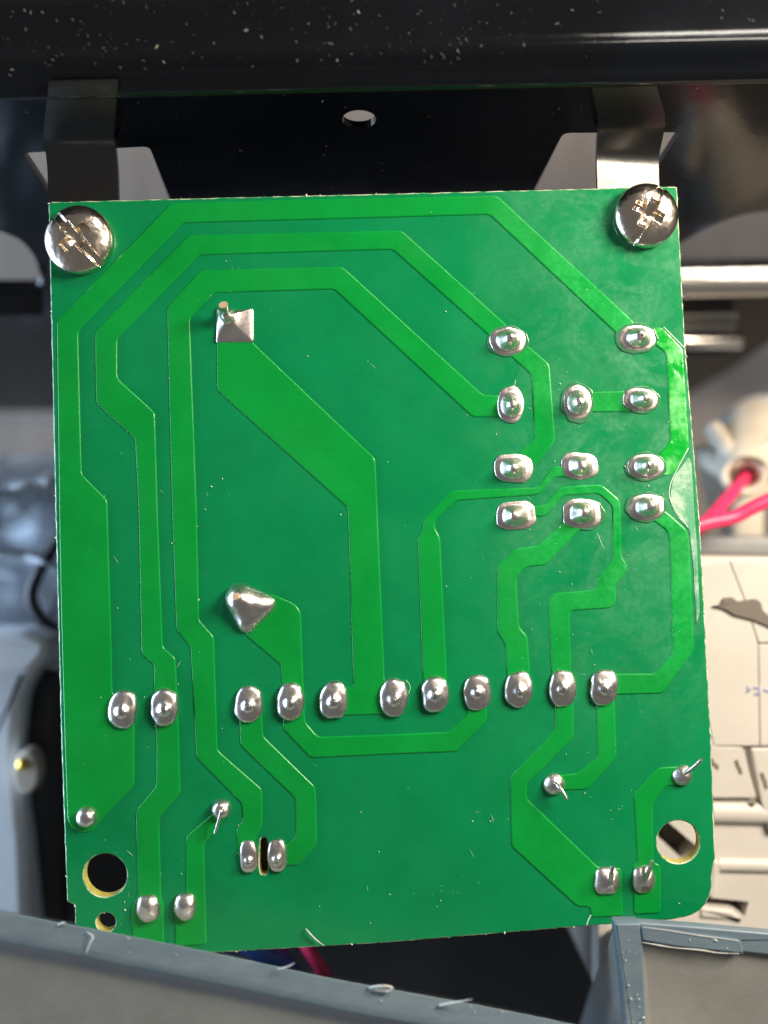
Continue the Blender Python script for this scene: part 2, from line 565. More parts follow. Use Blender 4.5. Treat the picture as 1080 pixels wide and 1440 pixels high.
dbm = bmesh.new()
def on_rim():
    u = rnd.uniform(-62, 62) if rnd.random() < 0.35 else rnd.uniform(-62, 25)
    i = rnd.choice([5, 6, 7, 8, 9, 10, 11, 11, 11, 11, 12, 12, 12, 13, 14, 15, 16])
    (d0, h0), (d1, h1) = prof[i], prof[i + 1]
    f = rnd.random()
    d, h = d0 + (d1 - d0) * f, h0 + (h1 - h0) * f
    ay = Vector((0, d1 - d0, h1 - h0)).normalized()
    return wall_pt(u, TT) + Vector((-d * math.sin(TH), d * math.cos(TH), h + 0.05)), Vector((1, 0, 0)), ay, Vector((0, -ay.z, ay.y))
def on_face():
    u = rnd.uniform(-60, 10) if rnd.random() < 0.7 else rnd.uniform(10, 60)
    t = rnd.uniform(TT, 20)
    ay = (wall_pt(0, 0) - wall_pt(0, 1)).normalized()
    return wall_pt(u, t, -0.03), Vector((1, 0, 0)), ay, Vector((0, -1, 0.2))
flecks(dbm, 900, on_rim, 0.06, 0.50, 0.10, 0.35)
flecks(dbm, 12, on_rim, 0.5, 0.9, 0.3, 0.7)
flecks(dbm, 130, on_face, 0.10, 0.6, 0.12, 0.4)
d = link('dust', dbm, 'dust', enc, smooth=False)
d['kind'] = 'stuff'

# ================================================================== CIRCUIT BOARD
board = thing('circuit_board', 'green printed circuit board, solder side up, with silvery joints and wide tracks', 'circuit board', W(540, 800, -1.6))
out_px = [(68, 284), (300, 278), (640, 270), (952, 262), (963, 475), (984, 730), (1000, 1040), (1006, 1208), (1002, 1222), (1001, 1250), (994, 1271), (978, 1286), (950, 1293),
          (866, 1299), (540, 1326), (300, 1340), (200, 1347), (107, 1352), (105, 1273), (94, 1268), (86, 1040), (78, 730)]
edge = []
base = round_poly(PL(out_px), [0.4, 0, 0, 0.4, 0, 0, 0, 0.4, 0.3, 0.5, 1, 1, 1, 0, 0, 0, 0, .5, .2, .2, 0, 0])
for i in range(len(base)):                       # sawn edge: many small steps, slightly uneven
    a, b = base[i], base[(i + 1) % len(base)]
    n = max(1, int((b - a).length / 0.55))
    nr = Vector(((b - a).y, -(b - a).x)).normalized() if (b - a).length > 1e-6 else Vector((0, 0))
    for k in range(n):
        q = a + (b - a) * (k / n)
        edge.append(q + nr * (0.05 * noise.noise(Vector((q.x * 1.9, q.y * 1.9, 0))) + 0.02 * rnd.uniform(-1, 1)))
HOLES = [circle(*P2(148, 1231), 30.5 * S), circle(*P2(149, 1297), 13.5 * S, n=28), circle(*P2(954, 1184), 30 * S),
         circle(*P2(371, 1204), 6 * S, 26 * S, n=28, e=3.5)]
bm = holed([edge] + HOLES, [(0.13, lambda x, y: Vector((x, y, 0))), (0.0, lambda x, y: Vector((x, y, -0.11))), (0.0, lambda x, y: Vector((x, y, -1.6)))], mats=[1, 2])
sub = link('substrate', bm, ['mask', 'fray', 'fr4'], board, origin=(0, 0, 0), smooth=False)

TR = [
 # outermost track, left pad to the top right pad
 [(240, 286), (400, 281), (699, 275), (893, 454), (897, 470), (872, 474), (688, 302), (400, 310), (257, 314), (110, 466), (115, 667), (151, 703), (157, 910), (158, 975), (189, 1000), (189, 1105), (141, 1154), (131, 1169), (116, 1171), (101, 1165), (95, 1152), (91, 1040), (86, 860), (84, 760), (80, 452)],
 [(265, 331), (565, 324), (715, 459), (712, 482), (690, 474), (552, 351), (280, 359), (165, 477), (165, 532), (218, 580), (222, 720), (229, 910), (247, 925), (250, 985), (252, 1040), (254, 1115), (224, 1150), (227, 1262), (230, 1270), (231, 1330), (187, 1334), (185, 1276), (194, 1260), (191, 1140), (220, 1105), (220, 1040), (216, 990), (217, 935), (199, 920), (195, 720), (190, 617), (135, 567), (134, 466)],
 [(740, 484), (773, 512), (781, 620), (752, 655), (726, 654), (730, 635), (752, 617), (747, 527), (716, 499), (718, 478)],
 [(282, 380), (482, 375), (679, 555), (705, 556), (714, 570), (705, 586), (665, 587), (470, 407), (301, 412), (267, 447), (277, 720), (280, 872), (301, 895), (306, 1055), (369, 1110), (369, 1160), (360, 1178), (352, 1205), (336, 1208), (332, 1167), (341, 1155), (340, 1130), (276, 1065), (268, 910), (248, 885), (242, 720), (235, 432)],
 [(305, 470), (305, 549), (489, 714), (497, 965), (470, 967), (470, 1007), (545, 1004), (556, 985), (541, 958), (528, 645), (357, 483), (350, 470)],
 [(380, 834), (415, 849), (423, 860), (427, 965), (429, 1015), (447, 1036), (540, 1033), (632, 1029), (657, 1004), (662, 975), (684, 975), (685, 1013), (642, 1057), (540, 1061), (437, 1066), (398, 1025), (397, 965), (395, 935), (345, 893), (350, 860)],
 [(336, 990), (368, 990), (370, 1035), (444, 1107), (446, 1187), (420, 1217), (396, 1217), (392, 1195), (416, 1177), (415, 1122), (338, 1048)],
 [(595, 965), (587, 757), (594, 746), (596, 730), (635, 690), (757, 685), (776, 656), (805, 655), (805, 671), (780, 671), (757, 696), (642, 704), (611, 732), (612, 744), (619, 755), (629, 965)],
 [(740, 712), (764, 711), (784, 688), (792, 684), (846, 681), (872, 703), (874, 783), (881, 792), (881, 804), (865, 822), (867, 845), (860, 855), (801, 859), (804, 965), (776, 965), (771, 845), (779, 834), (838, 829), (839, 814), (861, 787), (861, 712), (842, 694), (792, 697), (767, 726), (740, 727)],
 [(795, 732), (757, 767), (725, 771), (699, 797), (699, 888), (711, 908), (713, 965), (746, 965), (742, 895), (730, 882), (726, 812), (740, 797), (767, 795), (822, 738), (815, 722)],
 [(780, 980), (781, 1026), (717, 1092), (719, 1190), (812, 1275), (830, 1275), (830, 1290), (876, 1288), (874, 1220), (842, 1220), (740, 1122), (741, 1102), (807, 1037), (806, 980)],
 [(855, 947), (922, 947), (946, 917), (941, 760), (938, 746), (905, 722), (925, 712), (938, 720), (966, 745), (969, 760), (976, 914), (932, 975), (855, 977)],
 [(838, 978), (840, 1065), (812, 1087), (780, 1090), (780, 1112), (827, 1110), (867, 1065), (864, 978)],
 [(960, 1077), (925, 1079), (891, 1117), (896, 1213), (890, 1216), (891, 1286), (929, 1284), (929, 1216), (919, 1213), (918, 1130), (937, 1105), (960, 1104)],
 [(304, 1140), (262, 1176), (261, 1262), (246, 1276), (246, 1331), (291, 1328), (287, 1187), (318, 1150)],
 [(818, 551), (895, 549), (895, 579), (818, 580)],
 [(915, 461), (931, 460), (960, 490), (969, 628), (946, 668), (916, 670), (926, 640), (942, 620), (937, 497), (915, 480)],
]
for i, pts in enumerate(TR):
    q = round_poly(PL(pts), 0.5)
    if area2(q) < 0:
        q = q[::-1]
    bm = prism(q, -0.05, 0.14, 0.19, 0.14)
    link('copper_track', bm, 'trace_glare' if i == 16 else 'trace', board, origin=(0, 0, 0), smooth=True, angle=60)

# ---- solder joints: boundary outline, peak, radial profile (1 = rim, 0 = peak)
DOME = [(1.0, -0.03), (1.0, 0.22), (0.965, 0.45), (0.89, 0.66), (0.78, 0.80), (0.66, 0.88), (0.54, 0.96), (0.44, 1.08), (0.34, 1.26), (0.25, 1.38), (0.17, 1.44), (0.08, 1.46), (0.0, 1.46)]
FILLET = [(1.0, -0.03), (0.985, 0.14), (0.93, 0.20), (0.84, 0.23), (0.76, 0.27), (0.69, 0.40), (0.62, 0.78), (0.54, 1.18), (0.44, 1.56), (0.33, 1.86), (0.22, 2.02), (0.10, 2.08), (0.0, 2.09)]
BALL = [(1.0, -0.03), (1.02, 0.25), (0.98, 0.55), (0.88, 0.88), (0.74, 1.15), (0.56, 1.35), (0.38, 1.48), (0.2, 1.54), (0.0, 1.56)]
SMALL = [(1.0, -0.03), (0.99, 0.2), (0.92, 0.42), (0.8, 0.6), (0.64, 0.78), (0.48, 0.92), (0.3, 1.02), (0.15, 1.06), (0.0, 1.07)]
def joint(cx, cy, rx, ry, prof, e=2.0, peak=(0, 0), hs=1.0, m='solder', tip=0.0, ang=0.0, pinr=None):
    c = P2(cx, cy)
    n = 40
    b = circle(c.x, c.y, rx * S, ry * S, n, ang, e)
    seed = rnd.uniform(0, 100)
    b = [p + (p - c) * 0.085 * noise.noise(Vector((p.x * 0.9, p.y * 0.9, seed))) for p in b]
    pk = c + Vector((peak[0] * S, -peak[1] * S))
    bm = bmesh.new()
    rings = []
    rel = min(rx, ry) / max(rx, ry)
    for f, h in prof[:-1]:
        ring = []
        for p in b:
            # away from the rim the outline turns from the pad's into the pin's round one
            dirv = (p - c)
            rdir = dirv.normalized() * (min(rx, ry) * S)
            k = smoothstep(0.35, 0.95, f)
            q = (c * f + pk * (1 - f)) + (rdir * (1 - k) + dirv * k) * f
            z = h * hs + 0.10 * min(1, h) * noise.noise(Vector((q.x * 1.1, q.y * 1.1, seed)))  + 0.035 * min(1, h) * noise.noise(Vector((q.x * 3.5, q.y * 3.5, seed)))
            ring.append(bm.verts.new((q.x, q.y, z if h > 0 else h)))
        rings.append(ring)
    top = bm.verts.new((pk.x, pk.y, prof[-1][1] * hs))
    for a, d2 in zip(rings, rings[1:]):
        for k in range(n):
            bm.faces.new((a[k - 1], a[k], d2[k], d2[k - 1]))
    for k in range(n):
        bm.faces.new((rings[-1][k - 1], rings[-1][k], top))
    bm.faces.new(rings[0][::-1])
    o = link('solder_joint', bm, m, board, origin=(c.x, c.y, 0))
    if tip:
        h = prof[-1][1] * hs
        t = boxm(pk.x - tip, pk.x + tip, pk.y - tip, pk.y + tip, h * 0.4, h + 0.10, 0.06, rot=Matrix.Rotation(rnd.uniform(-0.3, 0.3), 3, 'Z') @ Matrix.Rotation(0.1, 3, 'X'))
        link('pin', t, 'pin', o, smooth=True, angle=35)
    return o

# terminal row
for x, y, rx, ry in ((173, 997, 21, 27), (232, 994, 20, 27), (350, 990, 20, 27), (409, 986, 20, 27), (469, 984, 20.5, 27), (554, 980, 20, 27), (612, 976, 20, 26),
                     (671, 973, 19.5, 26), (729, 969, 20, 26), (791, 968, 19.5, 26), (849, 966, 20, 26)):
    joint(x, y, rx, ry, DOME, 2.35, peak=(rnd.uniform(-2, 2), rnd.uniform(-1, 3)), hs=rnd.uniform(0.8, 1.12), tip=rnd.uniform(0.2, 0.3), ang=rnd.uniform(-0.09, 0.09))
# reworked block of relays' pins, upper right
for x, y, rx, ry, e, dx, dy in ((714, 480, 26, 20, 2.1, 2, -3), (895, 476, 27, 19, 2.3, 4, -3), (718, 569, 19, 26, 2.3, 1, 2), (812, 566, 20, 26, 2.1, 0, 1), (900, 562, 25, 17, 2.2, 3, 0),
                                (722, 658, 27, 20, 3.0, -3, 1), (815, 655, 27, 19, 2.8, 1, 0), (908, 656, 26, 18, 2.2, -2, -2), (726, 725, 28, 20, 3.2, -6, 0), (818, 722, 27, 20.5, 3.0, 1, -2), (908, 713, 26, 19, 2.3, 3, -1)):
    joint(x, y, rx, ry, FILLET, e, peak=(dx, dy), hs=rnd.uniform(0.8, 1.12), m='solder_dull', ang=rnd.uniform(-0.1, 0.1), tip=rnd.choice([0, 0, 0.16]))
# flux left round the reworked pins: thin glassy ring lying on the board
for x, y, rx, ry in ((714, 480, 30, 23), (812, 566, 24, 30), (900, 562, 29, 20), (908, 656, 30, 21), (908, 713, 30, 22), (826, 724, 26, 22), (895, 476, 31, 22)):
    c = P2(x, y)
    q = [p + (p - c) * 0.10 * noise.noise(Vector((p.x, p.y, x))) for p in circle(c.x, c.y, rx * S, ry * S, 36)]
    link('flux_ring', prism(q, -0.02, 0.155, 0.16, 0.1), 'clear_flux', board, smooth=True)
# plain small joints
joint(123, 1148, 15, 15, BALL, peak=(1, 0))
joint(209, 1276, 17, 20, BALL, 2.2, peak=(0, 2), hs=0.85)
joint(261, 1274, 16, 20, BALL, 2.2, peak=(1, 2), hs=0.85)
joint(350, 1204, 13, 23, DOME, 2.6, peak=(1, 6), hs=0.75, tip=0.2)
joint(390, 1202, 14, 23, DOME, 2.6, peak=(0, 6), hs=0.75, tip=0.2)
# joints whose wire legs stick out, bent over
def lead(j, pts, r, r1=None):
    P = [W(*p[:2], 0) * 1.0 for p in pts]
    P = [Vector((p.x * (D - q[2]) / D, p.y * (D - q[2]) / D, q[2])) for p, q in zip(P, pts)]
    rr = [r] * (len(P) - 1) + [r1 or r * 0.85]
    link('lead', tube(P, rr, 10, steps=4), 'pin', j, angle=50)
j = joint(312, 1137, 14, 14, BALL, hs=0.9)
lead(j, [(312, 1136, 0.8), (311, 1141, 1.7), (307, 1156, 1.5), (302, 1172, 1.2)], 0.2, 0.17)
j = joint(779, 1102, 16, 15, SMALL, m='solder_dull')
lead(j, [(779, 1100, 0.4), (784, 1104, 1.5), (791, 1113, 2.0), (797, 1124, 2.2)], 0.24)
j = joint(959, 1090, 14.5, 14.5, SMALL, m='solder_dull')
lead(j, [(959, 1090, 0.4), (968, 1084, 1.3), (977, 1077, 2.0), (986, 1068, 2.8)], 0.27)
j = joint(853, 1238, 17.5, 19.5, SMALL, 3.2, peak=(3, 2), m='solder_dull')
lead(j, [(858, 1242, 0.5), (859, 1237, 1.7), (860, 1227, 2.1), (861, 1218, 2.2)], 0.3)
j = joint(905, 1236, 16, 19.5, SMALL, 2.8, peak=(1, 2), m='solder_dull')
lead(j, [(906, 1239, 0.4), (905, 1233, 1.4), (905, 1224, 1.9), (906, 1217, 2.1)], 0.24)
lead(j, [(907, 1238, 0.4), (910, 1231, 1.9), (914, 1221, 3.0), (917, 1211, 3.6)], 0.27)

# tall three-cornered cone of solder
def hull3(cs, n=64):
    """outline of the hull of three circles"""
    out = []
    cx = sum(c[0] for c in cs) / 3; cy = sum(c[1] for c in cs) / 3
    for i in range(n):
        a = 2 * math.pi * i / n
        best = max(cs, key=lambda c: c[0] * math.cos(a) + c[1] * math.sin(a) + c[2])
        out.append(Vector((best[0] + best[2] * math.cos(a), best[1] + best[2] * math.sin(a))))
    # spread the points evenly
    res = []
    tot = sum((out[i] - out[i - 1]).length for i in range(n))
    acc, k = 0, 0
    for i in range(n):
        a, b = out[i], out[(i + 1) % n]
        l = (b - a).length
        while k * tot / n < acc + l - 1e-9 and k < n:
            res.append(a + (b - a) * ((k * tot / n - acc) / l))
            k += 1
        acc += l
    return res
a, b, c = P2(338, 841), P2(374, 850), P2(348, 878)
bd = hull3([(a.x, a.y, 21 * S), (b.x, b.y, 14 * S), (c.x, c.y, 13 * S)])
pk = P2(347, 852)
bm = bmesh.new()
rings = []
n = len(bd)
blobs = ((P2(337, 838), 2.5), (P2(373, 850), 1.35), (P2(349, 876), 1.25), (P2(354, 856), 1.9))
def cone_z(q, f):
    ws = [math.exp(-((q - c).length / 1.5) ** 2) + 1e-6 for c, _ in blobs]
    H = sum(w_ * h for w_, (_, h) in zip(ws, blobs)) / sum(ws)
    return H * (1 - min(1, f) ** 2.6) ** 0.62 + (0.16 * noise.noise(Vector((q.x * 0.8, q.y * 0.8, 3))) if f < 0.98 else 0)
for f in (1.0, 0.992, 0.975, 0.95, 0.91, 0.86, 0.8, 0.73, 0.65, 0.56, 0.47, 0.38, 0.29, 0.2, 0.1):
    rg = []
    for p in bd:
        q = pk + (p - pk) * f
        rg.append(bm.verts.new((q.x, q.y, cone_z(q, f) - (0.03 if f == 1 else 0))))
    rings.append(rg)
tp = bm.verts.new((pk.x, pk.y, cone_z(pk, 0)))
for r0, r1 in zip(rings, rings[1:]):
    for k in range(n):
        bm.faces.new((r0[k - 1], r0[k], r1[k], r1[k - 1]))
for k in range(n):
    bm.faces.new((rings[-1][k - 1], rings[-1][k], tp))
bm.faces.new(rings[0][::-1])
j = link('solder_joint', bm, 'solder', board, origin=(pk.x, pk.y, 0))
j['label'] = 'tall three-cornered solder cone with a cut wire end showing at its tip'
t = tube([(*P2(337, 838), 1.6), (*P2(335, 836), 2.62)], [0.5, 0.42], 9)
link('wire_end', t, 'copper', j, angle=40)

# square pad with one corner drawn up a wire
q0, q1 = P2(304, 434), P2(357, 482)
pk = P2(321, 447)
bm = bmesh.new()
sq = []
cor = [Vector((q0.x, q1.y)), Vector((q1.x, q1.y)), Vector((q1.x, q0.y)), Vector((q0.x + 0.1, q0.y + 0.1))]
for i in range(4):
    A, B = cor[i], cor[(i + 1) % 4]
    for k in range(12):
        p = A + (B - A) * (k / 12)
        mid = (cor[0] + cor[2]) / 2
        if i == 2:
            p = p + (mid - p) * 0.10 * math.sin(math.pi * k / 12)
        sq.append(p)
rings = []
for f, h in ((1.0, -0.03), (0.99, 0.19), (0.96, 0.27), (0.90, 0.35), (0.82, 0.43), (0.72, 0.52), (0.62, 0.62), (0.52, 0.74), (0.42, 0.92), (0.33, 1.2), (0.25, 1.6), (0.19, 2.1)):
    rg = []
    for p in sq:
        dv = p - pk
        rdv = dv.normalized() * 2.2
        k = smoothstep(0.30, 1.0, f)
        q = pk + (rdv * (1 - k) + dv * k) * f
        rg.append(bm.verts.new((q.x, q.y, h)))
    rings.append(rg)
n = len(sq)
for r0, r1 in zip(rings, rings[1:]):
    for k in range(n):
        bm.faces.new((r0[k - 1], r0[k], r1[k], r1[k - 1]))
bm.faces.new(rings[0][::-1]); bm.faces.new(rings[-1])
j = link('solder_joint', bm, 'solder', board, origin=(pk.x, pk.y, 0))
j['label'] = 'square solder pad drawn up round a bent copper wire end'
t = tube([(pk.x, pk.y, 0.6), (pk.x - 0.02, pk.y + 0.3, 2.4), (pk.x - 0.1, pk.y + 0.95, 3.3)], [0.34, 0.36, 0.55], 12, capmi=1)
link('wire_end', t, ['pin', 'copper'], j, angle=40)

# lacquer flake lifting at the right edge, scratches, flecks
fl = [(947, 671), (958, 656), (968, 642), (972, 650), (976, 716), (980, 770), (984, 860), (979, 880), (975, 800), (969, 744), (952, 727), (942, 707), (943, 690)]
q = round_poly(PL(fl), 0.4)
link('lacquer_flake', prism(q, -0.02, 0.06, 0.05), 'lacquer', board, smooth=False)
bm = bmesh.new()
for pts, wd in (([(842, 1262), (836, 1278), (828, 1292), (825, 1301)], 0.07), ([(933, 460), (962, 489)], 0.07), ([(968, 630), (947, 670), (941, 690), (944, 706), (967, 742)], 0.06),
                ([(571, 956), (577, 966), (574, 976)], 0.03), ([(725, 535), (722, 548)], 0.03), ([(840, 750), (849, 772)], 0.03), ([(872, 778), (868, 760)], 0.04)):
    tube([Vector((*P2(*p), 0.03)) for p in pts], wd, 6, bm, steps=4)
s = link('scratch', bm, 'scratch', board, smooth=True)
s['kind'] = 'stuff'
dbm = bmesh.new()
def on_board():
    r = rnd.random()
    if r < 0.10:
        x, y = rnd.choice([(rnd.gauss(858, 14), rnd.gauss(1136, 14)), (rnd.gauss(676, 12), rnd.gauss(1155, 22)), (rnd.gauss(640, 25), rnd.gauss(1255, 20)), (rnd.gauss(890, 40), rnd.gauss(610, 60))])
    elif r < 0.38:
        x, y = rnd.uniform(95, 290), rnd.uniform(690, 1320)
    elif r < 0.75:
        x, y = rnd.uniform(90, 950), rnd.uniform(290, 1300)
    else:
        x, y = rnd.gauss(850, 70), rnd.gauss(700, 260)
        x = min(x, 955); y = min(max(y, 290), 1270)
    p = P2(x, y)
    return Vector((p.x, p.y, 0.125)), Vector((1, 0, 0)), Vector((0, 1, 0)), Vector((0, 0, 1))
flecks(dbm, 420, on_board, 0.05, 0.32)
flecks(dbm, 60, on_board, 0.5, 1.4, 0.025, 0.05)
def on_edge():
    i = rnd.randrange(len(edge))
    p = edge[i]
    return Vector((p.x, p.y, -0.02)), Vector((1, 0, 0)), Vector((0, 1, 0)), Vector((0, 0, 1))
flecks(dbm, 120, on_edge, 0.08, 0.5)
d = link('dust', dbm, 'whitedust', board, smooth=False)
d['kind'] = 'stuff'

# unseen blocks added on the component side to shade the space under the board
for x0, x1, y0, y1, zz in ((560, 960, 430, 780, -15), (300, 835, 1080, 1300, -36), (130, 420, 760, 1060, -14)):
    a, b = P2(x0, y1), P2(x1, y0)
    link('unseen_shade_block', boxm(a.x, b.x, a.y, b.y, zz, -1.7, 0.5), 'rubber', board, angle=40)

# ================================================================== SCREWS
def screw(cx, cy, rad, slot_ang, label):
    c = P2(cx, cy)
    root = thing('screw', label, 'screw', (c.x, c.y, 0.0), 'screws holding the board')
    Rr = rad * S
    bm = bmesh.new()
    ns, nr = 288, 110
    H0, HD = 1.05, 1.75                         # edge height, dome rise
    ca, sa = math.cos(slot_ang), math.sin(slot_ang)
    def zf(x, y):
        r = math.hypot(x, y) / Rr
        z = H0 + HD * math.sqrt(max(0, 1 - (r * 0.985) ** 2)) ** 1.15
        a, b = (x * ca + y * sa) / Rr, (-x * sa + y * ca) / Rr
        def bar(u, v, hl, hw, soft):
            return (1 - smoothstep(hl - soft, hl + soft, abs(u))) * (1 - smoothstep(hw - soft, hw + soft, abs(v)))
        slot = bar(a, b, 2.0, 0.11, 0.03) * 0.55
        cr = max(bar(a, b, 0.48, 0.15, 0.03), bar(b, a, 0.48, 0.15, 0.03))
        star = max(0.0, 1 - smoothstep(0.20, 0.34, abs(a) + abs(b)))
        dp = max(slot, max(cr, star * 0.9) * (0.95 + 0.75 * (1 - smoothstep(0, 0.45, r))))
        return max(0.55, z - dp * 0.95) + 0.02 * noise.noise(Vector((x * 2, y * 2, cx)))
    rings = []
    for i in range(1, nr + 1):
        r = Rr * (i / nr) ** 0.85
        rings.append([bm.verts.new((c.x + r * math.cos(2 * math.pi * k / ns), c.y + r * math.sin(2 * math.pi * k / ns),
                                    zf(r * math.cos(2 * math.pi * k / ns), r * math.sin(2 * math.pi * k / ns)))) for k in range(ns)])
    for dr, z in ((0.06, 0.85), (0.07, 0.5), (0.0, 0.06), (-0.1, 0.0)):
        r = Rr + dr
        rings.append([bm.verts.new((c.x + r * math.cos(2 * math.pi * k / ns), c.y + r * math.sin(2 * math.pi * k / ns), min(z, zf(Rr * math.cos(2 * math.pi * k / ns), Rr * math.sin(2 * math.pi * k / ns))))) for k in range(ns)])
    t = bm.verts.new((c.x, c.y, zf(0, 0)))
    for k in range(ns):
        bm.faces.new((t, rings[0][k - 1], rings[0][k]))
    for a, b in zip(rings, rings[1:]):
        for k in range(ns):
            bm.faces.new((a[k - 1], b[k - 1], b[k], a[k]))
    bm.faces.new(rings[-1][::-1])
    link('screw_head', bm, 'nickel', root, angle=55)
    link('shank', tube([(c.x, c.y, 0.0), (c.x, c.y, -6)], 1.45, 24), 'nickel', root, angle=40)
screw(906, 306, 44, R(62), 'shiny cross-slotted screw at the board corner beside the bright tab, casting a dark shadow')
screw(114, 340, 47, R(-47), 'shiny cross-slotted screw overhanging the left edge of the board')

# ================================================================== GREY PLASTIC TRAY EDGES (nearer than the board)
def tray(name, label, edge_px, rim_px, low_px, zt, rimdrop, depth, wall_px=None):
    """edge_px: far top edge, rim_px: where rim meets face, low_px: lower end of face, all (x, y) left to right"""
    root = thing(name, label, 'plastic tray', W(*edge_px[len(edge_px) // 2], zt - depth))
    def strip(rows, nm, m, wob=0.0):
        bm = bmesh.new()
        vr = []
        for pts, z in rows:
            vr.append([bm.verts.new(W(x, y, z if not isinstance(z, (list, tuple)) else z[i])) for i, (x, y) in enumerate(pts)])
        for a, b in zip(vr, vr[1:]):
            for i in range(len(a) - 1):
                bm.faces.new((a[i], a[i + 1], b[i + 1], b[i]))
        return bm
    return root, strip

def dense(pts, n):
    """Catmull-Rom samples along a px polyline"""
    P = [Vector(p) for p in pts]
    Q = []
    for i in range(len(P) - 1):
        a, b, c, d = P[max(i - 1, 0)], P[i], P[i + 1], P[min(i + 2, len(P) - 1)]
        for k in range(n):
            t = k / n
            Q.append(0.5 * ((2 * b) + (c - a) * t + (2 * a - 5 * b + 4 * c - d) * t * t + (3 * b - a - 3 * c + d) * t ** 3))
    Q.append(P[-1])
    return Q

tray1 = thing('plastic_tray', 'curved grey plastic tray edge with scraped rim below the board, at bottom left', 'plastic tray', W(300, 1380, -20))
far = dense([(-90, 1262), (0, 1283), (150, 1311), (300, 1341), (470, 1378), (640, 1409), (760, 1432), (900, 1462), (1000, 1484)], 24)
ZT = 9.0
bm = bmesh.new()
rows = []
specs = [(-3, -30.0, 0), (0, ZT - 0.35, 1), (2.5, ZT, 1), (24, ZT + 0.4, 1), (39, ZT + 0.6, 1), (42, ZT + 0.5, 1), (43.5, ZT - 0.2, 0), (60, ZT - 0.6, 0), (320, ZT - 3.6, 0)]
for off, z, rim in specs:
    row = []
    for i, p in enumerate(far):
        tw = (0.98 + 0.07 * noise.noise(Vector((p.x * 0.006, 2.2, 0)))) if 0 < off < 50 else 1
        jit = 0
        if 0 <= off < 3:
            jit = 1.6 * noise.noise(Vector((p.x * 0.05, 5, 0))) + 0.9 * noise.noise(Vector((p.x * 0.21, 9, 0)))
        row.append(bm.verts.new(W(p.x - 0.16 * off * 0.5, p.y + off * tw + jit, z)))
    rows.append(row)
for (a, b), (_, _, rim) in zip(zip(rows, rows[1:]), specs[1:]):
    for i in range(len(a) - 1):
        f = bm.faces.new((a[i], a[i + 1], b[i + 1], b[i]))
geom_low = rows[-1]
# underside closes the tray
und = [bm.verts.new(v.co + Vector((0, 0, -30))) for v in geom_low]
for i in range(len(und) - 1):
    bm.faces.new((geom_low[i], geom_low[i + 1], und[i + 1], und[i]))
    bm.faces.new((und[i], und[i + 1], rows[0][i + 1], rows[0][i]))
bm.faces.ensure_lookup_table()
body = link('tray_wall', bm, 'grey', tray1, angle=55)
# scraped rim laid along the top as its own strip (proud of the wall)
bm = bmesh.new()
rr = []
for off, dz in ((-1.0, -0.9), (-1.2, 0.05), (0.6, 0.30), (14, 0.55), (27, 0.78), (39.5, 0.98), (41.5, 0.85), (42.5, -0.5)):
    row = []
    for i, p in enumerate(far):
        tw = 0.98 + 0.07 * noise.noise(Vector((p.x * 0.006, 2.2, 0)))
        jit = (1.1 * noise.noise(Vector((p.x * 0.06, 5, 0))) + 0.9 * noise.noise(Vector((p.x * 0.3, 9, 0)))) if off < 2 else 0
        g = 0.03 * noise.noise(Vector((p.x * 0.03, off * 0.2, 4)))
        row.append(bm.verts.new(W(p.x - 0.08 * off, p.y + off * tw + jit, ZT + dz + g)))
    rr.append(row)
for a, b in zip(rr, rr[1:]):
    for i in range(len(a) - 1):
        bm.faces.new((a[i], a[i + 1], b[i + 1], b[i]))
for i in range(len(far) - 1):
    bm.faces.new((rr[-1][i], rr[-1][i + 1], rr[0][i + 1], rr[0][i]))
link('scraped_rim', bm, 'greyrim', tray1, angle=60)
def shaving(root, pts, r, z):
    link('shaving', tube([W(x, y, z + dz) for x, y, dz in pts], r, 6, steps=4), 'shaving', root)
shaving(tray1, [(390, 1362, 0.8), (400, 1361, 1.5), (410, 1357, 1.7), (414, 1354, 1.9)], [0.05, 0.10, 0.07, 0.02], ZT)
shaving(tray1, [(618, 1414, 0.8), (632, 1411, 1.2), (650, 1408, 1.8), (664, 1405, 2.4)], [0.14, 0.13, 0.08, 0.03], ZT)
shaving(tray1, [(520, 1389, 0.6), (530, 1387, 1.2), (545, 1387, 1.3), (552, 1390, 1.0), (544, 1394, 0.9), (528, 1392, 0.8)], 0.13, ZT)
shaving(tray1, [(122, 1310, 0.6), (131, 1317, 1.1), (127, 1326, 1.2), (121, 1341, 0.8)], [0.03, 0.10, 0.08, 0.12], ZT)
shaving(tray1, [(82, 1301, 0.3), (88, 1298, 0.8), (92, 1298, 0.6)], [0.12, 0.12, 0.06], ZT)
dbm = bmesh.new()
def on_tray():
    p = rnd.choice(far)
    o = rnd.choice([rnd.uniform(0, 6), rnd.uniform(0, 44), rnd.uniform(36, 46)])
    return W(p.x, p.y + o, ZT + 0.75), Vector((1, 0, 0)), Vector((0, 1, 0)), Vector((0, 0, 1))
flecks(dbm, 110, on_tray, 0.06, 0.5)
d = link('burrs', dbm, 'shaving', tray1, smooth=False)
d['kind'] = 'stuff'

tray2 = thing('plastic_tray', 'square grey plastic corner with a sharp upright edge, at bottom right below the board', 'plastic tray', W(960, 1400, -20))
Z2 = 5.0
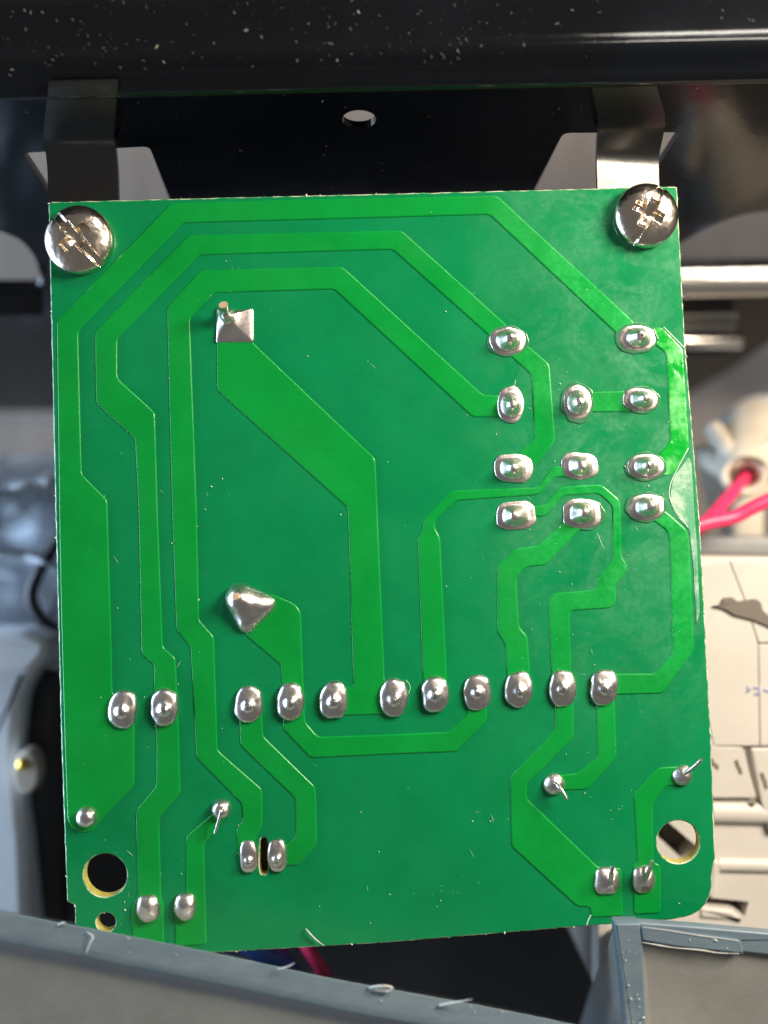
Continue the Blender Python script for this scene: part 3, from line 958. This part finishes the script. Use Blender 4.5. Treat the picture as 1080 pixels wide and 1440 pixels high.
# main face, tilted a little away from the lamp
bm = bmesh.new()
f = [W(900, 1318, Z2 - 0.5), W(1150, 1330, Z2 - 0.5), W(1150, 1600, Z2 - 5), W(915, 1600, Z2 - 5)]
b = [W(900, 1324, Z2 - 2.5), W(1150, 1336, Z2 - 2.5), W(1150, 1600, Z2 - 7), W(915, 1600, Z2 - 7)]
vf = [bm.verts.new(p) for p in f]; vb = [bm.verts.new(p) for p in b]
bm.faces.new(vf); bm.faces.new(vb[::-1])
for i in range(4):
    bm.faces.new((vf[i - 1], vf[i], vb[i], vb[i - 1]))
link('tray_face', bm, 'grey', tray2, smooth=False)
# top rim
q = [W(x, y, Z2) for x, y in ((868, 1298), (900, 1297), (980, 1303), (1150, 1318), (1150, 1352), (1048, 1340), (900, 1326), (868, 1330))]
link('top_rim', prism(round_poly([(p.x, p.y) for p in q], 0.25), Z2 - 1.3, Z2, 0.25), 'greyrim', tray2, angle=40)
# proud strip on the rim
q = [W(x, y, Z2 + .3) for x, y in ((902, 1303), (945, 1309), (1040, 1322), (1046, 1336), (1044, 1341), (950, 1331), (904, 1323))]
link('rim_strip', prism(round_poly([(p.x, p.y) for p in q], 0.25), Z2 - 1, Z2 + 0.35, 0.2), 'greyrim', tray2, angle=40)
# upright edge with its dark side going down
q = [W(x, y, Z2) for x, y in ((864, 1298), (900, 1298), (904, 1334), (916, 1610), (893, 1610), (874, 1380))]
link('side_rim', prism(round_poly([(p.x, p.y) for p in q], 0.2), Z2 - 2, Z2 + 0.15, 0.25), 'greyrim', tray2, angle=40)
bm = bmesh.new()
a0, a1 = [W(865, 1300, Z2 - .8), W(874, 1380, Z2 - .8), W(893, 1610, Z2 - .8)], [W(856, 1310, -26), W(812, 1450, -26), W(800, 1610, -26)]
va = [bm.verts.new(p) for p in a0]; vb = [bm.verts.new(p) for p in a1]
vc = [bm.verts.new(p + Vector((3, 0, 0))) for p in a0]; vd = [bm.verts.new(p + Vector((6, 0, 0))) for p in a1]
for i in range(2):
    bm.faces.new((va[i], va[i + 1], vb[i + 1], vb[i]))
    bm.faces.new((vc[i], vd[i], vd[i + 1], vc[i + 1]))
    bm.faces.new((vb[i], vb[i + 1], vd[i + 1], vd[i]))
    bm.faces.new((va[i], vc[i], vc[i + 1], va[i + 1]))
bm.faces.new((va[0], vb[0], vd[0], vc[0])); bm.faces.new((va[2], vc[2], vd[2], vb[2]))
link('side_wall', bm, 'grey', tray2, smooth=False)
dbm = bmesh.new()
def on_t2():
    if rnd.random() < 0.6:
        t = rnd.random()
        x, y = 878 + 18 * t + rnd.uniform(-6, 14), 1320 + 130 * t
    else:
        x, y = rnd.uniform(905, 1045), 0
        y = 1318 + (x - 905) * 0.1 + rnd.uniform(-10, 10)
    return W(x, y, Z2 + 0.4), Vector((1, 0, 0)), Vector((0, 1, 0)), Vector((0, 0, 1))
flecks(dbm, 70, on_t2, 0.08, 0.6)
d = link('burrs', dbm, 'shaving', tray2, smooth=False)
d['kind'] = 'stuff'

shaving(tray2, [(903, 1325, 0.3), (925, 1329, 0.45), (950, 1333, 0.4), (985, 1336, 0.45), (1010, 1340, 0.4), (1040, 1341, 0.3)], [0.03, 0.08, 0.05, 0.10, 0.06, 0.03], Z2)
shaving(tray2, [(905, 1304, 0.4), (940, 1308, 0.45), (985, 1316, 0.45), (1042, 1323, 0.4)], [0.02, 0.04, 0.03, 0.02], Z2)
# loose curl of plastic lying on the lower edge of the board
o = link('plastic_curl', tube([W(430, 1306, 0.25), W(436, 1313, 0.7), W(445, 1322, 0.5), W(456, 1330, 0.9)], [0.07, 0.12, 0.10, 0.04], 7, steps=5), 'shaving', origin=W(443, 1319, 0))
tag(o, 'thin pale plastic shaving lying across the lower edge of the green board', 'shaving')

# ================================================================== CREAM PLASTIC MODULE, right, below the board
ZM = -17.0
mod = thing('terminal_module', 'cream plastic module with panels, ridge and slot, right of the board', 'module', W(1040, 1050, ZM - 30))
def PM(pts, z):
    return [(lambda v: (v.x, v.y))(W(x, y, z)) for x, y in pts]
def cpanel(pts, z0, z1, nm='panel', m='cream', bev=0.35, r=0.5):
    return link(nm, prism(round_poly(PM(pts, z1), r), z0, z1, bev), m, mod, angle=35)
# base body with the slot, the band opening and the dark notch cut out of its face
body_out = PM([(842, 800), (985, 782), (1400, 790), (1400, 1400), (842, 1400)], ZM)
slot = PM([(985, 1261), (1053, 1268), (1047, 1289), (1030, 1277), (985, 1273)], ZM)
band = PM([(906, 1160), (928, 1146), (982, 1192), (962, 1212)], ZM)
bm = holed([body_out, slot, band], [(0, lambda x, y: Vector((x, y, ZM))), (0, lambda x, y: Vector((x, y, ZM - 5)))])
link('body', bm, 'cream', mod, smooth=False)
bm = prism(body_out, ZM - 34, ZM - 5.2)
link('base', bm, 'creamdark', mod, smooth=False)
cpanel([(965, 796), (1025, 789), (1046, 842), (1066, 905), (1068, 1049), (1004, 1049), (996, 1012), (965, 1010)], ZM - 0.5, ZM + 1.0, bev=0.12, r=0.2)
cpanel([(1026, 789), (1400, 786), (1400, 900), (1067, 904), (1047, 842)], ZM - 0.5, ZM + 1.05, bev=0.12, r=0.2)
cpanel([(1067, 906), (1400, 901), (1400, 1050), (1069, 1049)], ZM - 0.5, ZM + 1.0, bev=0.12, r=0.2)
cpanel([(965, 1012), (995, 1013), (1004, 1050), (1044, 1051), (1064, 1122), (965, 1122)], ZM - 0.5, ZM + 0.95, bev=0.12, r=0.2)
cpanel([(1055, 1052), (1400, 1050), (1400, 1175), (1084, 1172), (1070, 1130)], ZM - 0.5, ZM + 0.95, bev=0.3, r=0.4)
# rounded ridges
for y0, y1, x0, z in ((1126, 1158, 1000, 1.6), (1206, 1226, 1010, 2.2)):
    a, b = W(x0, (y0 + y1) / 2, ZM), W(1390, (y0 + y1) / 2 + 8, ZM)
    bm = tube([a, b], (y1 - y0) * 0.5 * S * 1.1, 20)
    for v in bm.verts:
        v.co.z = ZM + (v.co.z - ZM) * 0.7
    link('ridge', bm, 'cream', mod, angle=40)
cpanel([(1000, 1206), (1016, 1214), (1004, 1262), (990, 1262)], ZM - 0.5, ZM + 0.6, r=0.3)
cpanel([(985, 1276), (1029, 1280), (1046, 1296), (985, 1292)], ZM - 4, ZM + 0.3, r=0.3)
# worn flecks along the panel edge
bm = bmesh.new()
for x, y, l in ((1001, 1068, 9), (1007, 1075, 7), (1036, 1070, 10), (1040, 1080, 9), (1072, 1088, 9), (1076, 1098, 12), (1058, 1128, 6)):
    p = W(x, y, ZM + 1.35)
    prism(round_poly([(p.x - 0.15, p.y), (p.x + 0.25, p.y + 0.1), (p.x + 0.55, p.y - l * .09), (p.x + 0.15, p.y - l * 0.1)], 0.1), ZM + 0.7, ZM + 1.08, bm=bm)
g = link('grime', bm, 'grime', mod, smooth=False)
g['kind'] = 'stuff'
# blue stamp mark
bm = bmesh.new()
for pts in ([(1050, 966), (1056, 970), (1050, 973)], [(1060, 968), (1068, 967), (1068, 975), (1061, 977)], [(1074, 970), (1084, 974)]):
    tube([W(x, y, ZM + 1.0) for x, y in pts], 0.15, 6, bm)
link('ink_mark', bm, 'ink', mod)

# jagged dark patch standing in for a shadow on the module
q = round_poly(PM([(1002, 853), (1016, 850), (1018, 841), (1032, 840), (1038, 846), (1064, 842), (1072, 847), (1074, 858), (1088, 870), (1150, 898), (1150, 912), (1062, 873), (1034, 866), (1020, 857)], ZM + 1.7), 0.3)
o = link('shadow_patch', prism(q, ZM + 1.06, ZM + 1.4, 0.12), 'creamdark', origin=W(1050, 860, ZM + 1.3), angle=40)
tag(o, 'dark jagged patch added as a painted shadow on the upper part of the cream module', 'shadow_patch')

# ================================================================== WIRE CONNECTOR AND RED WIRES
ZC = -38.0
con = thing('wire_connector', 'ivory ceramic wire connector with cross ribs and an open round mouth', 'connector', W(1040, 680, ZC - 20))
bm = bmesh.new()
# barrel
c = W(1046, 668, ZC)
tube([W(1062, 610, ZC - 14), W(1056, 640, ZC - 6), c + Vector((0, 0.8, -1)), c], [6.2, 5.6, 3.9, 3.6], 28, bm, cap=False)
link('barrel', bm, 'ivory', con)
bm = bmesh.new()
for r0, z in ((3.6, 0), (3.75, 0.4), (3.3, 0.7), (2.5, 0.55), (2.3, 0.0), (2.2, -5)):
    pass
lip = []
for r0, z in ((3.7, -0.4), (3.75, 0.4), (3.3, 0.8), (2.6, 0.55), (2.35, -0.2), (2.2, -6)):
    lip.append([bm.verts.new(c + Vector((r0 * math.cos(k * math.pi / 14), r0 * math.sin(k * math.pi / 14) * 0.85, z))) for k in range(28)])
for a, b in zip(lip, lip[1:]):
    for k in range(28):
        bm.faces.new((a[k - 1], a[k], b[k], b[k - 1]))
bm.faces.new(lip[-1])
link('mouth', bm, 'ivory', con)
for pts, r in (([(1003, 603, ZC - 7), (1022, 630, ZC - 2), (1040, 655, ZC)], [2.0, 1.9, 1.5]), ([(990, 640, ZC - 12), (1006, 650, ZC - 6), (1028, 668, ZC - 3)], [2.4, 2.6, 2.0]),
               ([(1095, 618, ZC - 3), (1060, 640, ZC - 1), (1030, 650, ZC - 3)], [2.2, 2.2, 1.6])):
    link('rib', tube([W(*p) for p in pts], [k * 0.75 for k in r] if isinstance(r, list) else r, 14, steps=5), 'ivory', con)
bm = boxm(W(1004, 0, -52).x, W(1150, 0, -52).x, W(0, 706, -52).y, W(0, 612, -52).y, -62, -49, 1.6, rot=Matrix.Rotation(0.22, 3, 'Z'))
link('housing', bm, 'ivory', con, angle=50)
bm = boxm(*[W(1020, 0, ZC - 14).x, W(1065, 0, ZC - 14).x], W(0, 760, ZC - 14).y, W(0, 700, ZC - 14).y, ZC - 18, ZC - 10, 1.0)
link('foot', bm, 'ivory', con, angle=50)
# white domed cap behind it
bm = bmesh.new()
bmesh.ops.create_uvsphere(bm, u_segments=36, v_segments=20, radius=1)
cc = W(1082, 625, -66)
for v in bm.verts:
    v.co = cc + Vector((v.co.x * 10.5, v.co.y * 9.0, v.co.z * 6))
o = link('domed_lid', bm, 'film', origin=cc)
tag(o, 'round pale bluish cap behind the ivory wire connector', 'cap')

def wire(name, pts, r, m, label, cat='wire', group=None):
    P = [W(*p) for p in pts]
    o = link(name, tube(P, r, 14, steps=8), m, origin=P[len(P) // 2])
    return tag(o, label, cat, group)
wire('red_wire', [(920, 790, -24), (985, 742, -26), (1020, 704, -32), (1044, 676, -38), (1052, 664, -44)], 0.95, 'red', 'red wire running into the mouth of the ivory connector')
wire('red_wire', [(920, 765, -20), (985, 738, -21), (1030, 728, -22), (1062, 712, -22), (1110, 690, -22)], 0.98, 'red', 'red wire passing below the ivory connector and out at the right')

# grey ledge between the connector and the cream module
o = link('plastic_ledge', boxm(W(900, 0, -32).x, W(1500, 0, -32).x, W(0, 785, -32).y, W(0, 755, -32).y, -40, -31, 0.6), 'grey', origin=W(1040, 770, -40), angle=40)
tag(o, 'flat grey plastic ledge between the connector and the cream module', 'ledge')

# bright rods seen right of the board under the rim
rods = thing('contact_block', 'stack of short bright metal rods right of the board, below the vent opening', 'contacts', W(990, 460, -64))
for y, x1, r, dz in ((428, 1034, 1.0, -2), (441, 1036, 1.1, -1), (458, 1033, 1.1, -1), (479, 1044, 1.35, 0)):
    bm = tube([W(900, y + 1, -58 + dz), W(x1 - 4, y, -58 + dz), W(x1, y, -58 + dz)], [r, r, r * 0.75], 18)
    link('rod', bm, 'steel', rods, angle=50)
bm = boxm(W(905, 0, -64).x, W(1030, 0, -64).x, W(0, 500, -64).y, W(0, 418, -64).y, -72, -61, 0.6)
link('holder', bm, 'rubber', rods, angle=40)

# ================================================================== LEFT BACKGROUND
# crumpled film
bm = bmesh.new()
nx, ny = 46, 60
g = []
for jx in range(ny):
    row = []
    for ix in range(nx):
        x = -140 + 290 * ix / (nx - 1)
        y = 640 + 330 * jx / (ny - 1)
        p = Vector((x * 0.0065, y * 0.0085, 0.3))
        z = 14 * (0.35 - abs(noise.noise(p))) * 2.2 + 5 * (0.2 - abs(noise.noise(p * 2.3 + Vector((3, 1, 0))))) * 2
        ed = smoothstep(0, 0.18, jx / (ny - 1)) * smoothstep(0, 0.10, 1 - jx / (ny - 1))
        x += 14 * noise.noise(p * 1.7 + Vector((9, 0, 0)))
        y += 16 * noise.noise(p * 1.4 + Vector((0, 7, 0)))
        row.append(bm.verts.new(W(x, y, -58 + z * 2.0 - (1 - ed) * 22)))
    g.append(row)
for a, b in zip(g, g[1:]):
    for i in range(nx - 1):
        bm.faces.new((a[i], a[i + 1], b[i + 1], b[i]))
bmesh.ops.solidify(bm, geom=bm.faces[:], thickness=0.3)
o = link('plastic_film', bm, 'film', origin=W(20, 800, -80))
tag(o, 'crumpled pale blue plastic film lying left of the board', 'plastic film')
wire('black_wire', [(98, 742, -40), (74, 772, -40), (54, 806, -40), (44, 835, -40), (52, 862, -40), (72, 882, -40), (110, 900, -42)], 0.95, 'rubber', 'thin black wire looping over the crumpled film left of the board')

lm = thing('relay_case', 'pale plastic case with a small brass contact, at the left edge', 'case', W(0, 1150, -70))
q = PM([(-140, 905), (10, 900), (60, 905), (56, 930), (30, 975), (24, 1060), (36, 1180), (42, 1330), (-140, 1330)], -38)
link('case_body', prism(round_poly(q, 1.5), -70, -38, 1.6), 'film', lm, angle=50)
q = PM([(-140, 890), (30, 888), (66, 902), (62, 925), (38, 950), (-140, 968)], -30)
link('lid', prism(round_poly(q, 1.2), -40, -31, 1.2), 'film', lm, angle=50)
cc = W(38, 1085, -36)
bm = tube([cc + Vector((0, 0, -3)), cc, cc + Vector((0, 0, 0.5))], [2.5, 2.5, 2.2], 26)
for v in bm.verts:
    v.co = cc + (v.co - cc) * 1.0
for v in bm.verts:
    v.co.x = cc.x + (v.co.x - cc.x) * 0.75
    v.co.y = cc.y + (v.co.y - cc.y) * 1.35
r = link('contact_ring', bm, 'ivory', lm, angle=50)
cc2 = W(32, 1075, -35)
bm = bmesh.new()
bmesh.ops.create_uvsphere(bm, u_segments=18, v_segments=10, radius=0.95)
for v in bm.verts:
    v.co += cc2
link('contact', bm, 'brass', r)
# black sleeve standing between the case and the board
o = link('black_sleeve', tube([W(110, 900, -48), W(78, 985, -46), W(66, 1090, -46), W(72, 1200, -48), W(90, 1380, -52)], [3.6, 4.2, 4.4, 4.8, 5], 24, steps=8), 'rubber', origin=W(70, 1100, -50))
tag(o, 'thick black cable sleeve between the pale case and the left board edge', 'cable')

# ================================================================== WIRES SEEN IN THE GAP UNDER THE BOARD
wire('blue_wire', [(250, 1290, -22), (310, 1318, -18), (350, 1328, -17), (400, 1360, -18), (440, 1420, -22)], 1.5, 'blue', 'blue wire in the dark gap under the lower edge of the board')
wire('red_wire', [(415, 1290, -22), (428, 1325, -18), (445, 1352, -17), (462, 1385, -18), (470, 1440, -22)], 0.9, 'red', 'red wire dropping through the dark gap below the board, right of the blue wire')
wire('red_wire', [(372, 1290, -26), (388, 1325, -24), (400, 1355, -24), (410, 1400, -26)], 0.9, 'red', 'dim red wire just right of the blue wire in the gap below the board')
